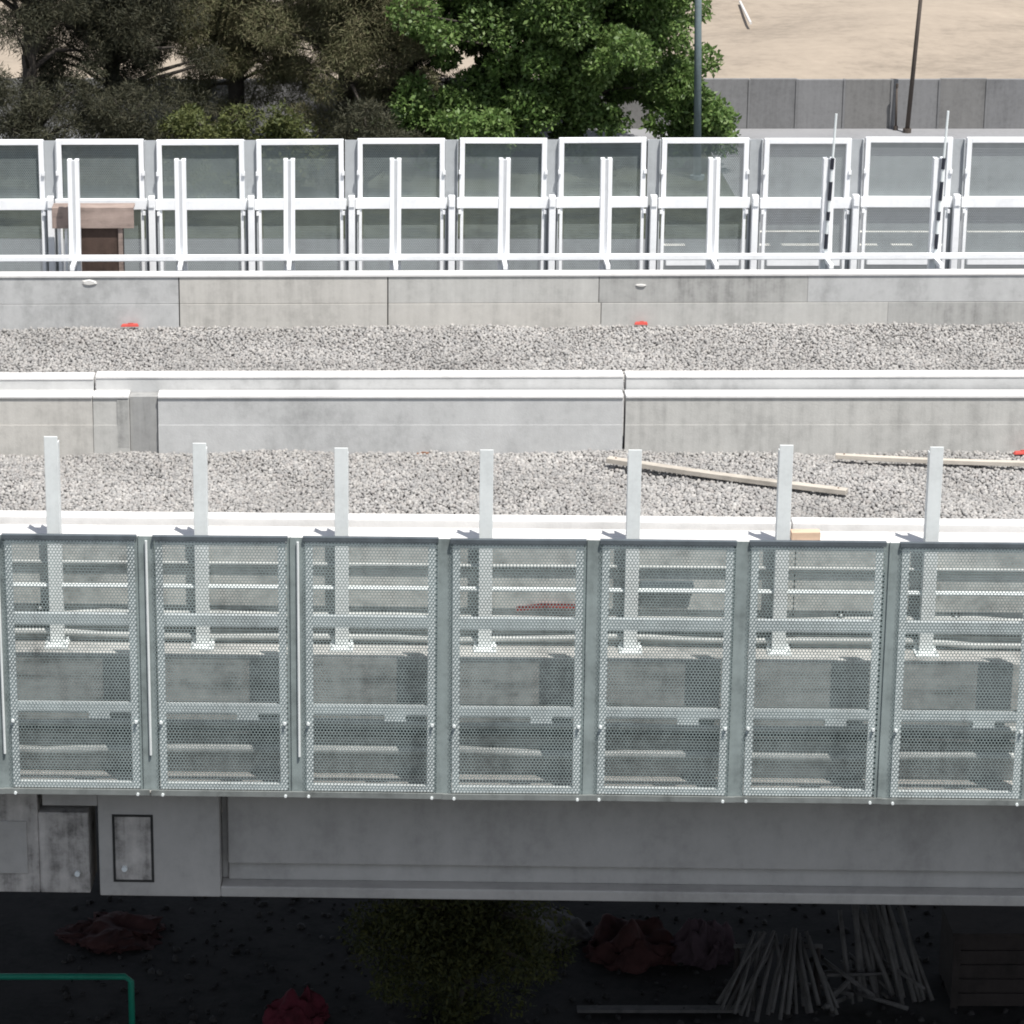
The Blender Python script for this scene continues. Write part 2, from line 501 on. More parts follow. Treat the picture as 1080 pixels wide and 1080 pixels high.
def make_screen():
    t = thing('perforated_screen', '', 'screen panel', (0, 0, 0), NEAR.a, 'perforated screen panels along the near edge')
    H = ZS1 - ZS0
    v, f = perforated(PW, H - 0.03, 0.0282, 0.0119)
    mb = MB()
    mb.v, mb.f = v, f
    sh = mb.build('perforated_sheet', 'galvanised', t, (0, -0.012, 0.02))
    w = PW / 2
    for sx in (-1, 1):
        fr = MB()
        xa, xb = sorted((sx * (w - .022), sx * (w - .082)))
        fr.box(xa, xb, 0.0, .008, .02, H - .02)
        xa, xb = sorted((sx * (w - .022), sx * (w - .028)))
        fr.box(xa, xb, .0075, .05, .02, H - .02)
        fr.build('frame_stile', 'galv_bright', t)
    zz = [.045, NEAR.z(540, 750, .02) - ZS0, NEAR.z(540, 657, .02) - ZS0, H - .04]
    for k, (z, hh) in enumerate(zip(zz, (.025, .04, .048, .02))):
        rl_ = MB().box(-w + .083, w - .083, 0.002, .045, z - hh, z + hh).build('cross_rail', 'galv_bright', t)
        if k == 1:
            MB().box(.12, .30, .001, .012, z - hh - .055, z - hh - .001).build('fixing_tab', 'galv_bright', rl_)
    MB().box(-w, w, -.02, .03, H - .012, H + .022).build('top_trim', 'galv_dark', t)
    MB().box(-w - .06, w + .06, -.022, -.002, -.036, .012).build('bottom_trim', 'galv_dull', t)
    for sx in (-1, 1):
        for z in (-.024, H * .28):
            x = sx * (w - .04)
            MB().tube([(x, -.013, z), (x, -.038, z)], .013, 6).build('bolt', 'galv_bright', t)
    return t


def make_screen_post():
    t = thing('screen_post', '', 'post', (0, 0, 0), NEAR.a, 'steel posts between the near screens')
    b = MB()
    b.box(-.078, .078, .010, .020, ZS0 - .02, ZS1 + .012)
    b.box(-.05, -.042, -.004, .0095, ZS0 - .02, ZS1 + .02)
    b.box(-.005, .005, .0205, .13, ZS0 - .02, ZS1 - .05)
    b.box(-.078, .078, .1305, .14, ZS0 - .02, ZS1 - .05)
    b.build('beam', 'galv_post', t)
    return t


scr = make_screen()
first = True
k = 0
sl = []
for a0, a1 in zip(sp_s[:-1], sp_s[1:]):
    c = (a0 + a1) / 2
    vis = k - 1
    lab = ('near perforated screen, %s, %s' % (nth(vis), [
        'above the black stepped girder joint', 'above the square anchor patch', 'over plain girder left of middle', 'between the third and fifth panels',
        'under the long plank', 'just under the wood block', 'at the right end'][vis])) if 0 <= vis < 7 else 'galvanised perforated screen panel beyond the left end of view'
    if first:
        scr.location = NEAR.w(c, 0, ZS0)
        scr['label'] = lab
        first = False
    else:
        q = dup(scr, NEAR.w(c + random.uniform(-.006, .006), 0, ZS0 + random.uniform(-.004, .004)), NEAR.a, lab)
        q.rotation_euler = (R(random.uniform(-.25, .25)), R(random.uniform(-.15, .15)), NEAR.a + R(random.uniform(-.3, .3)))
    k += 1
spo = make_screen_post()
for i, sx in enumerate(sp_s):
    lab = 'grey steel upright between near screens, %s' % (nth(i - 1)) if i >= 1 else 'grey steel upright beyond the left end of view'
    if i == 0:
        spo.location = NEAR.w(sx, 0, 0)
        spo['label'] = lab
    else:
        q = dup(spo, NEAR.w(sx, 0, 0), NEAR.a, lab)
        if 1 <= i <= 3:
            MB().tube([(.016, -.006, ZS0 + .33), (.016, -.006, ZS1 - .02)], .011, 8).build('edge_rod', 'pale_steel', q)
            q['label'] = lab + ', with a bright edge rod'

# ---- wood block on the coping
w0 = NEAR.s(834, 566, tf)
w1 = NEAR.s(866, 566, tf)
wb = MB()
wb.box(-.125, .125, -.05, .05, 0, .075)
o = wb.build('wood_block', 'wood_pale', None, NEAR.w((w0 + w1) / 2, tf + .06, zc1 + .001), NEAR.a + R(3), bevel=.006)
tag(o, 'small pale wooden block lying on the white coping beside a tall post', 'wood block')

# ================================================================== ballast
ICO_V, ICO_F = [], []
_t = (1 + 5 ** .5) / 2
for a in (-1, 1):
    for c in (-_t, _t):
        ICO_V += [(a, c, 0), (0, a, c), (c, 0, a)]
ICO_V = np.array(ICO_V)
ICO_V = ICO_V / np.linalg.norm(ICO_V[0])


def hull_faces(V):
    fs = []
    n = len(V)
    el = min(np.linalg.norm(V[0] - V[j]) for j in range(1, n)) * 1.05
    for i in range(n):
        for j in range(i + 1, n):
            for k2 in range(j + 1, n):
                if all(np.linalg.norm(V[p] - V[q]) < el for p, q in ((i, j), (j, k2), (i, k2))):
                    nm = np.cross(V[j] - V[i], V[k2] - V[i])
                    fs.append((i, j, k2) if np.dot(nm, V[i]) > 0 else (i, k2, j))
    return np.array(fs)


ICO_F = hull_faces(ICO_V)


def rubble(x0, x1, y0, y1, spacing, zfun, smin, smax, rise=1.0):
    nx, ny = int((x1 - x0) / spacing), int((y1 - y0) / spacing)
    gx, gy = np.meshgrid(np.linspace(x0, x1, nx), np.linspace(y0, y1, ny))
    n = gx.size
    px = gx.ravel() + RNG.uniform(-.5, .5, n) * spacing
    py = gy.ravel() + RNG.uniform(-.5, .5, n) * spacing
    pz = zfun(px, py) + RNG.uniform(-.012, .022, n) * rise
    sz = RNG.uniform(smin, smax, n)
    V = ICO_V[None] * RNG.uniform(.68, 1.2, (n, 12, 1))
    V = V * (sz[:, None, None] * RNG.uniform(.55, 1.25, (n, 1, 3)))
    a, b2 = RNG.uniform(0, 6.28, n), RNG.uniform(-.7, .7, n)
    ca, sa, cb, sb = np.cos(a), np.sin(a), np.cos(b2), np.sin(b2)
    X = V[:, :, 0] * cb[:, None] - V[:, :, 2] * sb[:, None]
    Z = V[:, :, 0] * sb[:, None] + V[:, :, 2] * cb[:, None]
    Y = V[:, :, 1]
    X, Y = X * ca[:, None] - Y * sa[:, None], X * sa[:, None] + Y * ca[:, None]
    P = np.stack([X + px[:, None], Y + py[:, None], Z + pz[:, None]], 2).reshape(-1, 3)
    Fc = (ICO_F[None] + (np.arange(n) * 12)[:, None, None]).reshape(-1, 3)
    return P, Fc


def np_mesh(name, V, Fc, mats, bed=None):
    """triangles / quads straight from arrays"""
    me = bpy.data.meshes.new(name)
    nf, k = Fc.shape
    me.vertices.add(len(V))
    me.vertices.foreach_set('co', np.ascontiguousarray(V, dtype=np.float32).ravel())
    me.loops.add(nf * k)
    me.loops.foreach_set('vertex_index', np.ascontiguousarray(Fc, dtype=np.int32).ravel())
    me.polygons.add(nf)
    me.polygons.foreach_set('loop_start', np.arange(0, nf * k, k, dtype=np.int32))
    for m in mats:
        me.materials.append(M[m])
    me.update(calc_edges=True)
    me.validate()
    o = bpy.data.objects.new(name, me)
    COL.objects.link(o)
    return o


def undul(x, y, z0, amp):
    return z0 + amp * (np.sin(x * 1.7 + .6) * np.cos(y * 2.3) + .8 * np.sin(x * .63 + 1.1) * np.sin(y * 1.4 + x * .3) + .6 * np.sin(x * 4.1 + y * 3.3))


def bed_grid(x0, x1, y0, y1, z):
    gx, gy = np.meshgrid(np.linspace(x0, x1, 60), np.linspace(y0, y1, 20))
    P = np.stack([gx.ravel(), gy.ravel(), z(gx.ravel(), gy.ravel()) - .02], 1)
    fs = []
    for j in range(19):
        for i in range(59):
            a = j * 60 + i
            fs += [(a, a + 1, a + 61), (a, a + 61, a + 60)]
    return P, np.array(fs)


ZB = 7.0
znear = lambda x, y: undul(x, y, ZB - .02, .018)
zfar = lambda x, y: undul(x, y, ZB - .02, .016) + .03 * np.clip((y - 32.6) / .7, 0, 1)
for lab, (x0, x1, y0, y1, zf, sp) in {
        'grey crushed stone ballast of the near empty track bed': (-4.8, 7.3, 25.55, 28.34, znear, .0285),
        'grey crushed stone ballast of the far track bed by the rear parapet': (-6.0, 9.4, 30.7, 33.5, zfar, .034)}.items():
    P, Fc = rubble(x0, x1, y0, y1, sp, zf, .014, .0275, .5)
    B, BF = bed_grid(x0 - 2.5, x1 + 2.5, (y0 if y0 < 30 else 28.6), y1, zf)
    V = np.concatenate([B, P])
    FF = np.concatenate([BF, Fc + len(B)])
    o = np_mesh('ballast', V, FF, ['stone', 'bed'])
    idx = np.zeros(len(FF), dtype=np.int32)
    idx[:len(BF)] = 1
    o.data.polygons.foreach_set('material_index', idx)
    tag(o, lab, 'ballast', None, 'stuff')

# ================================================================== middle upstand
zl1 = MID.z(540, 417, 0)
zl2 = MID.z(540, 397, .22)
mw = thing('divider_wall', 'lower concrete upstand between the two ballast beds, with a dark plate', 'wall', MID.w(0, 0, 0), MID.a)
j1, j2, j3 = MID.s(137, 440), MID.s(166, 440), MID.s(658, 450)
jj = MID.s(98, 440)
for a0, a1, mt in ((-7, jj - .002, 'concrete_warm'), (jj + .002, j1 - .005, 'concrete'), (j2 + .006, j3 - .012, 'concrete_cool'), (j3 + .012, 9, 'concrete')):
    MB().box(a0, a1, 0, .20, 6.6, zl1 - .03).build('wall_segment', mt, mw, bevel=.006)
    zm = MID.z(540, 448)
    MB().box(a0, a1, -.005, -.0005, 6.6, zm).build('plinth_face', mt, mw, bevel=.003)
    MB().box(a0, a1, -.014, .205, zl1 - .029, zl1 + .002).build('coping', 'coping', mw, bevel=.008)
o = MB().box(j1, j2, .03, .20, 6.6, zl1 - .02).build('cover_plate', 'concrete_stain', mw)
o['label'] = 'darker recessed plate closing the gap in the upstand'
o = MB().box(j1 - .12, j1 - .01, -.006, -.0006, MID.z(140, 472), MID.z(140, 421)).build('repair_patch', 'concrete_dull', mw)
mw2 = thing('divider_wall', 'higher concrete upstand with white top edge directly behind the lower upstand', 'wall', MID.w(0, .23, 0), R(.5))
k1, k3 = MID.s(100, 400, .23), MID.s(659, 400, .23)
for a0, a1, dz in ((-7, k1 - .010, 0), (k1 + .010, k3 - .012, .012), (k3 + .012, 9, .004)):
    MB().box(a0, a1, 0, .17, 6.6, zl2 - .03 + dz).build('wall_segment', 'concrete_cool', mw2, bevel=.006)
    MB().box(a0, a1, -.008, .19, zl2 - .029 + dz, zl2 + dz).build('coping', 'coping', mw2, bevel=.008)

# ================================================================== far parapet
zf1 = FAR.z(540, 289, 0)
fw = thing('parapet_wall', 'far weathered concrete parapet wall with stains and joints below the white framed screens', 'wall', FAR.w(0, 0, 0), FAR.a)
fz = FAR.z(540, 320)
e = [-8, FAR.s(189, 320), FAR.s(409, 320), FAR.s(632, 305), FAR.s(852, 305), 10.5]
for i, mt in enumerate(('concrete_cool', 'concrete_warm', 'concrete', 'concrete_dull', 'concrete_cool')):
    g = .006 if i < 3 else .0008
    MB().box(e[i] + g, e[i + 1] - g, .005, .32, fz + .004, zf1 - .032).build('upper_wall', mt, fw, bevel=.004)
e2 = [-8, FAR.s(189, 320), FAR.s(409, 320), FAR.s(634, 335), FAR.s(936, 335), 10.5]
for i, mt in enumerate(('concrete_cool', 'concrete_warm', 'concrete_warm', 'concrete', 'concrete_dull')):
    g = .006 if i < 3 else .0008
    MB().box(e2[i] + g, e2[i + 1] - g, 0, .32, 6.6, fz).build('lower_wall', mt, fw, bevel=.004)
MB().box(-8, 10.5, -.008, .20, zf1 - .03, zf1).build('coping', 'coping', fw, bevel=.006)
MB().box(-8, 10.5, .201, .32, zf1 - .03, zf1 - .028).build('back_ledge', 'concrete_dull', fw)
MB().box(-8, 10.5, .03, .30, 6.6, zf1 - .034).build('core', 'joint', fw)
# loose mortar lumps on the face
for (u, v, w, h, m, lab) in ((94, 298, .20, .07, 'mortar_white', 'pale square mortar dab on far parapet near the left end'),
                             (676, 301, .13, .035, 'mortar_white', 'ragged white mortar splash on the darker patch of far parapet')):
    b = MB()
    n = 12
    ring = [(w / 2 * math.cos(2 * math.pi * q / n) * random.uniform(.75, 1.1), h / 2 * math.sin(2 * math.pi * q / n) * random.uniform(.75, 1.15)) for q in range(n)]
    b.raw([(x, 0, z) for x, z in ring] + [(x * .7, -.014, z * .7) for x, z in ring], [(q, (q + 1) % n, n + (q + 1) % n, n + q) for q in range(n)] + [tuple(range(n, 2 * n))])
    o = b.build('mortar_dab', m, fw, (FAR.s(u, v), .004, FAR.z(u, v)))

# ---- red markers
def red_marker(pos, rz, w, lab, col='red'):
    t = thing('marker_block', lab, 'marker', pos, rz)
    b = MB()
    b.hexa([(-w, -.03, 0), (w, -.03, 0), (-w, .03, 0), (w, .03, 0), (-w * .85, -.02, .026), (w * .85, -.02, .03), (-w * .8, .02, .026), (w * .85, .02, .03)])
    b.build('plastic_body', col, t, bevel=.004)
    MB().box(-w * .2, w * .4, -.012, .012, .0305, .036).build('grip', col, t)
    return t


red_marker(FAR.w(FAR.s(137, 345, -.04), -.05, zfar(0, 33.3) + .025), .05, .10, 'small red plastic marker at the foot of far parapet, left')
red_marker(FAR.w(FAR.s(676, 343, -.04), -.05, zfar(0, 33.3) + .03), -.1, .075, 'small red plastic marker at the foot of far parapet, under the white splash')
red_marker(MID.w(MID.s(446, 475, -.05), -.05, znear(0, 28.2) + .0), .1, .07, 'dull reddish marker half sunk in ballast at the divider foot', 'rusty')
red_marker(MID.w(MID.s(1077, 484, -.05), -.10, znear(0, 28.2) + .03), .1, .09, 'bright red marker at the right end of the plank on near ballast')

# ---- planks on the near ballast
def plank(u0, v0, u1, v1, z0, z1, w, th, lab):
    a, c = atz(u0, v0, z0), atz(u1, v1, z1)
    d = c - a
    L = d.length
    t = thing('wooden_plank', lab, 'plank', a, 0)
    b = MB()
    n = 14
    for i in range(n):
        xa, xb = L * i / n, L * (i + 1) / n
    vs, fs = [], []
    for i in range(n + 1):
        x = L * i / n
        sag = -.012 * math.sin(math.pi * i / n)
        for (y, z) in ((-w / 2, 0), (w / 2, 0), (w / 2, th), (-w / 2, th)):
            vs.append((x, y, z + sag))
    for i in range(n):
        for q in range(4):
            q2 = (q + 1) % 4
            fs.append((i * 4 + q, (i + 1) * 4 + q, (i + 1) * 4 + q2, i * 4 + q2))
    fs += [(0, 1, 2, 3), (n * 4 + 3, n * 4 + 2, n * 4 + 1, n * 4)]
    b.raw(vs, fs)
    o = b.build('board', 'wood', t, bevel=.003)
    t.rotation_euler = (0, math.asin(-d.z / L), math.atan2(d.y, d.x))
    for x in (.08, L - .08):
        MB().tube([(x, 0, th - .004), (x, 0, th + .006)], .008, 6).build('nail_head', 'rusty', t)
    return t


plank(641, 487, 893, 521, 7.05, 7.02, .095, .045, 'long grey wooden plank lying slantwise on near ballast by the divider joint')
plank(881, 483, 1120, 492, 7.035, 7.035, .07, .04, 'straight wooden plank lying on near ballast at the far right')

# ================================================================== far fence
T1, T2 = .78, 1.55                         # posts, screens behind the far parapet face
zft = FAR.z(540, 146, T2)
zmid = FAR.z(540, 214, T2)
zbot = FAR.z(540, 268, T2)
zlow = 6.56
zpt = FAR.z(540, 167, T1)
zrail = FAR.z(540, 271, T1 - .1)


def make_far_panel(with_toe):
    t = thing('framed_screen', '', 'fence screen', (0, 0, 0), FAR.a, 'white framed mesh panels of the far fence')
    w = .440
    H = zft - zlow
    zm, zb_ = zmid - zlow, zbot - zlow
    for sx in (-1, 1):
        a0, a1 = sorted((sx * w, sx * (w + .058)))
        MB().box(a0, a1, -.03, .03, zm + .062, H).build('upper_stile', 'white_steel', t, bevel=.004)
        a0, a1 = sorted((sx * (w + .01), sx * (w + .045)))
        MB().box(a0, a1, -.03, .02, 0, zm - .062).build('lower_stile', 'white_steel', t, bevel=.003)
    MB().box(-w, w, -.03, .03, H - .058, H).build('top_rail', 'white_steel', t, bevel=.004)
    MB().box(-w - .085, w + .085, -.045, .03, zm - .06, zm + .06).build('mid_rail', 'white_steel', t, bevel=.006)
    if with_toe:
        MB().box(-w + .02, w - .02, -.05, .02, zb_ - .13, zb_ - .04).build('toe_rail', 'white_steel', t, bevel=.004)
    v, f = perforated(2 * w + .02, H - .05, .0215, .0083)
    mb = MB()
    mb.v, mb.f = v, f
    mb.build('mesh_sheet', 'far_mesh', t, (0, .034, .0))
    for sx in (-1, 1):
        for z in (zm - .10, zm + .36):
            MB().box(sx * (w + .05) - .016, sx * (w + .05) + .016, -.055, -.031, z - .022, z + .022).build('clamp', 'white_steel', t)
    return t


def make_far_upright():
    t = thing('fence_upright', '', 'post', (0, 0, 0), FAR.a, 'uprights between the far fence panels')
    b = MB()
    b.box(-.037, .037, -.10, .0, zlow, zmid + .10)
    b.build('stub_post', 'white_steel', t, bevel=.006)
    b = MB()
    b.box(-.075, -.062, .0, .08, zlow, zft - .02)
    b.box(.062, .075, .0, .08, zlow, zft - .02)
    b.box(-.0615, .0615, .05, .06, zlow, zft - .02)
    b.build('channel', 'grey_steel', t)
    MB().box(-.03, .03, -.112, -.101, zmid - .02, zmid + .07).build('bracket', 'white_steel', t)
    return t


def make_far_post():
    t = thing('steel_post', '', 'post', (0, 0, 0), FAR.a, 'white channel posts before the far fence')
    w = .064
    for x0_, x1_ in ((-w, -w + .048), (w - .048, w)):
        MB().box(x0_, x1_, -.055, .055, zlow, zpt).build('flange', 'white_steel', t, bevel=.004)
    MB().box(-w + .0485, w - .0485, -.048, .012, zlow, zpt - .01).build('web', 'web_grey', t)
    MB().box(-.024, .024, -.47, -.056, zf1 - .02, zf1 + .03).build('bracket_arm', 'white_steel', t, bevel=.004)
    return t


fu = [50 - 105.6 * 2, 50 - 105.6, 50, 156, 260.5, 366, 471, 576.5, 683, 789.5, 895, 1001, 1107]
fs_ = [FAR.s(u + 5, 245, T2) for u in fu]
pa, pb = make_far_panel(False), make_far_panel(True)
ua = ub = False
k = 0
desc = ['cut by the left picture edge', 'with the brown wooden box in front', 'over dark conifers', 'in front of the brownish conifer', 'left of the broadleaf tree',
        'beneath the broadleaf crown', 'under the middle of the broadleaf crown', 'below the grey lamp pole', 'left of the first striped rod', 'with a striped rod at its right side', 'cut by the right picture edge']
for i, (a0, a1) in enumerate(zip(fs_[:-1], fs_[1:])):
    c = (a0 + a1) / 2
    vis = i - 1
    lab = 'white framed far screen, %s, %s' % (nth(vis), desc[vis]) if 0 <= vis < 11 else 'white framed perforated fence panel beyond the picture edge'
    src = pb if i >= 8 else pa
    p = FAR.w(c, T2, zlow)
    if src is pa and not ua:
        pa.location, pa['label'], ua = p, lab, True
    elif src is pb and not ub:
        pb.location, pb['label'], ub = p, lab, True
    else:
        q = dup(src, p + Vector((random.uniform(-.012, .012), 0, random.uniform(-.008, .008))), FAR.a, lab)
        q.rotation_euler = (0, R(random.uniform(-.3, .3)), FAR.a + R(random.uniform(-.5, .5)))
fup = make_far_upright()
for i, sx in enumerate(fs_):
    vis = i - 2
    lab = 'short white stub upright with grey channel between far panels, %s' % nth(vis) if 0 <= vis < 10 else 'white stub upright between far panels beyond the picture edge'
    p = FAR.w(sx, T2 - .02, 0)
    if i == 0:
        fup.location, fup['label'] = p, lab
    else:
        dup(fup, p, FAR.a, lab)
fp = make_far_post()
fpu = [-40, 75, 190, 301, 415, 529.5, 641.5, 757, 876, 989, 1102]
for i, u in enumerate(fpu):
    vis = i - 1
    lab = 'white channel post standing before far fence, %s%s' % (nth(vis), {0: ', in front of the brown box', 7: ', beside a striped rod', 8: ', beside a striped rod'}.get(vis, '')) if 0 <= vis < 9 else 'white channel post beyond the picture edge'
    p = FAR.w(FAR.s(u, 225, T1), T1, 0)
    if i == 0:
        fp.location, fp['label'] = p, lab
    else:
        q = dup(fp, p, FAR.a, lab)
        q.rotation_euler = (0, R(random.uniform(-.4, .4)), FAR.a)
rl = MB().box(-8, 10.5, T1 - .13, T1 - .06, zrail - .036, zrail + .03).build('guard_rail', 'white_steel', None, FAR.w(0, 0, 0), FAR.a, bevel=.008)
tag(rl, 'long white lower rail running along the far fence above the parapet', 'rail')

# ---- striped rods
for u, v, lab in ((877, 120, 'slender black and white striped rod, left of two on far fence'), (994, 117, 'slender black and white striped rod, right of two on far fence')):
    t = thing('striped_rod', lab, 'rod', FAR.w(FAR.s(u - 5, 200, .68), .68, zlow), FAR.a, 'striped rods at the far fence')
    top = FAR.z(u, v, .68) - zlow
    b = MB().tube([(-.03, 0, 0), (0.07, 0, top)], .014, 8)
    b.build('rod', 'galv_bright', t)
    n = 4
    z1 = FAR.z(u, 160, .68) - zlow
    z0 = FAR.z(u, 265, .68) - zlow
    for q in range(n):
        za = z0 + (z1 - z0) * (q + (.1, .25, .05, .3)[q]) / n
        zb2 = z0 + (z1 - z0) * (q + (.7, .6, .8, .75)[q]) / n
        MB().tube([(-.03 + .1 * za / top, 0, za), (-.03 + .1 * zb2 / top, 0, zb2)], .021, 8).build('dark_band', 'black', t)

# ---- brown wooden box
bx = thing('wooden_box', 'brown weathered wooden box with board top standing before the far fence at left', 'box', FAR.w(FAR.s(108, 240, 1.15), 1.15, zlow), FAR.a)
x0, x1 = FAR.s(56, 230, 1.15), FAR.s(142, 230, 1.15)
xc = FAR.s(108, 240, 1.15)
zt0, zt1 = FAR.z(100, 241, 1.0) - zlow, FAR.z(100, 219, 1.0) - zlow
MB().box(x0 - xc, x1 - xc, -.15, -.11, zt0, zt1).build('front_board', 'wood_brown', bx, bevel=.004)
MB().box(x0 - xc, x1 - xc, -.109, .12, zt1 - .03, zt1).build('top_board', 'wood_brown', bx, bevel=.004)
bl, br = FAR.s(85, 255, 1.1) - xc, FAR.s(130, 255, 1.1) - xc
MB().box(bl, br, -.105, .10, 0, zt1 - .032).build('cabinet', 'wood_dark', bx, bevel=.004)
MB().box(br - .05, br + .0, -.125, -.106, 0, zt0 - .002).build('side_board', 'wood_brown', bx)
for q in range(3):
    xx = x0 - xc + .06 + q * .075
    MB().box(xx, xx + .028, -.10, -.06, 0, zt0 - .002).build('leg', 'white_steel', bx)

# ================================================================== ground, road, lot
def sheet(name, x0, x1, y0, y1, z, m, nx=2, ny=2):
    o = MB().raw([(x0, y0, z), (x1, y0, z), (x1, y1, z), (x0, y1, z)], [(0, 1, 2, 3)]).build(name, m)
    return tag(o, None, None, None, 'structure')


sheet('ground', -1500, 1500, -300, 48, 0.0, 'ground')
sheet('road', -1500, 1500, 47.9, 84.0, 0.008, 'asphalt')
sheet('verge', -300, at(765, 190, 79).x, 71.5, 83.59, .016, 'verge')
o = MB().box(-1500, 1500, 83.6, 88, -.3, .14).build('pavement', 'pavement')
tag(o, None, None, None, 'structure')
# lot behind the wall: gently heaving ground
nx, ny = 120, 60
xs = np.linspace(-60, 70, nx)
ys = 86.15 + (np.linspace(0, 1, ny) ** 1.6) * 260
gx, gy = np.meshgrid(xs, ys)
gz = 1.22 + .12 * np.sin(gx * .21 + gy * .11) + .10 * np.sin(gx * .57 - gy * .4) + RNG.normal(0, .025, gx.shape)
V = np.stack([gx.ravel(), gy.ravel(), gz.ravel()], 1)
Fq = []
for j in range(ny - 1):
    for i in range(nx - 1):
        a = j * nx + i
        Fq.append((a, a + 1, a + nx + 1, a + nx))
o = np_mesh('dirt_lot', V, np.array(Fq), ['dirt'])
o.data.polygons.foreach_set('use_smooth', [True] * len(o.data.polygons))
tag(o, None, None, None, 'structure')
sheet('terrain', -1500, 1500, 87.5, 2500, .6, 'dirt')

# lane dashes
lines = [(u0, u1, 244) for u0, u1 in ((790, 870), (895, 990), (1020, 1130), (560, 640), (660, 700))] + \
        [(u0, u1, 258) for u0, u1 in ((800, 812), (824, 868), (900, 925), (940, 962), (985, 998), (700, 722))]
for i, (u0, u1, v) in enumerate(lines):
    a, c = atz(u0, v, .012), atz(u1, v, .012)
    o = MB().raw([(a.x, a.y - .11, .012), (c.x, a.y - .11, .012), (c.x, a.y + .11, .012), (a.x, a.y + .11, .012)], [(0, 1, 2, 3)]).build('road_marking', 'marking')
    tag(o, None, None, None, 'structure')

# site wall of panels
wy = 85.95
sw = thing('site_wall', 'long dark grey panelled wall holding back the sandy lot', 'wall', (0, wy, 0))
wu = [740, 790, 840, 893, 947, 1000, 1053, 1106]
wx = [at(u, 110, wy).x for u in wu]
pw = wx[1] - wx[0]
ztop = at(900, 83, wy).z
xs_all = [wx[0] + pw * i for i in range(-26, 14)]
pal = ['site_wall', weathered('site_wall_light', (0.205, 0.205, 0.208), .2, .85, blotch=.5), weathered('site_wall_warm', (0.188, 0.185, 0.181), .2, .85, blotch=.5)]
for i, xx in enumerate(xs_all):
    MB().box(xx + .02, xx + pw - .02, -.08, .08, .14, ztop + random.uniform(-.02, .02)).build('wall_panel', pal[(i * 7 + i // 3) % 3], sw, bevel=.01)
    MB().box(xx - .045, xx + .019, -.11, .1, .14, ztop - .01).build('wall_pier', 'site_wall', sw)
MB().box(xs_all[0], xs_all[-1] + pw, .081, .19, .14, ztop - .04).build('backing', 'joint', sw)

# ---- poles
def pole(u, ub, v_top, Y, r, m, name, lab, lean_u=0, head=True):
    base = at(ub, 150, Y)
    base.z = .14 if Y > 83.6 else .0
    top = at(u, v_top, Y)
    t = thing(name, lab, 'pole', base)
    d = top - base
    d.y = 0
    MB().tube([(0, 0, 0), d * .5, d], [r, r * .9, r * .75], 10).build('shaft', m, t, smooth=True)
    MB().tube([(0, 0, 0), (0, 0, .12)], r * 1.8, 10).build('base_flange', m, t)
    if head:
        MB().tube([d, d + Vector((.1, -.4, .25)), d + Vector((.15, -1.2, .35))], r * .5, 8).build('arm', m, t)
    else:
        MB().tube([d, d + Vector((0, 0, .1))], r * 1.1, 10).build('cap', m, t)
    return t


pole(737, 736.5, -120, 79, .105, 'pole_grey', 'lamp_pole', 'thick blue grey lamp pole in front of the broadleaf crown')
pole(977, 956, -60, 85.2, .065, 'pole_brown', 'utility_pole', 'slender dark brown pole on the pavement by the grey wall', head=False)
pole(946, 944, 92, 85.6, .035, 'pole_brown', 'short_pole', 'short thin dark post left of the slender brown pole', head=False)
# pale rail lying at top of the lot
a, c = at(781, -14, 103), at(792, 16, 98.0)
a.z, c.z = 1.42, 1.40
o = tag(MB().tube([a, c], .045, 8).build('pale_pipe', 'mortar_white'), 'pale pipe lying on the sandy lot beside the broadleaf tree', 'pipe')

# ================================================================== trees
def blades(centers, radii, per, L, W, droop, rng, up=0.4):
    """leaf faces scattered through clumps; returns verts, quads"""
    n = len(centers) * per
    C = np.repeat(np.array(centers), per, 0)
    Rr = np.repeat(np.array(radii), per, 0)
    d = rng.normal(size=(n, 3))
    d /= np.linalg.norm(d, axis=1)[:, None]
    rad = rng.uniform(.25, 1, (n, 1)) ** .5
    P = C + d * rad * Rr
    ax = rng.normal(size=(n, 3)) + d * .6
    ax[:, 2] -= droop
    ax /= np.linalg.norm(ax, axis=1)[:, None]
    nn = rng.normal(size=(n, 3))
    nn[:, 2] += up
    sd = np.cross(ax, nn)
    sd /= np.linalg.norm(sd, axis=1)[:, None] + 1e-9
    l = L * rng.uniform(.6, 1.3, (n, 1))
    w = W * rng.uniform(.6, 1.2, (n, 1))
    V = np.stack([P, P + ax * l * .45 + sd * w * .5, P + ax * l, P + ax * l * .45 - sd * w * .5], 1).reshape(-1, 3)
    Fc = np.arange(n * 4).reshape(-1, 4)
    return V, Fc


def tree(name, lab, base, clumps, leaf, bark, trunk, group=None, per=260, L=.2, W=.12, droop=0.0, seed=1, cat='tree', extra=()):
    rng = np.random.default_rng(seed)
    t = thing(name, lab, cat, base, 0, group)
    b = MB()
    for pts, rd in trunk:
        b.tube(pts, rd, 8)
    cs, rs = [], []
    for c, r in clumps:
        cs.append(c)
        rs.append(r)
    # a limb from the trunk to some clumps
    top = Vector(trunk[0][0][-1])
    for c, r in clumps[::4]:
        c = Vector(c)
        s = Vector((0, 0, 0)).lerp(top, min(.95, max(.25, c.z / max(.1, top.z) * .7)))
        m = s.lerp(c, .5) + Vector((0, 0, .15))
        b.tube([s, m, c], [.06, .04, .015], 5)
    b.build('trunk', bark, t, smooth=True)
    V, Fc = blades(cs, rs, per, L, W, droop, rng)
    o = np_mesh('crown', V, Fc, [leaf])
    o.parent = t
    return t


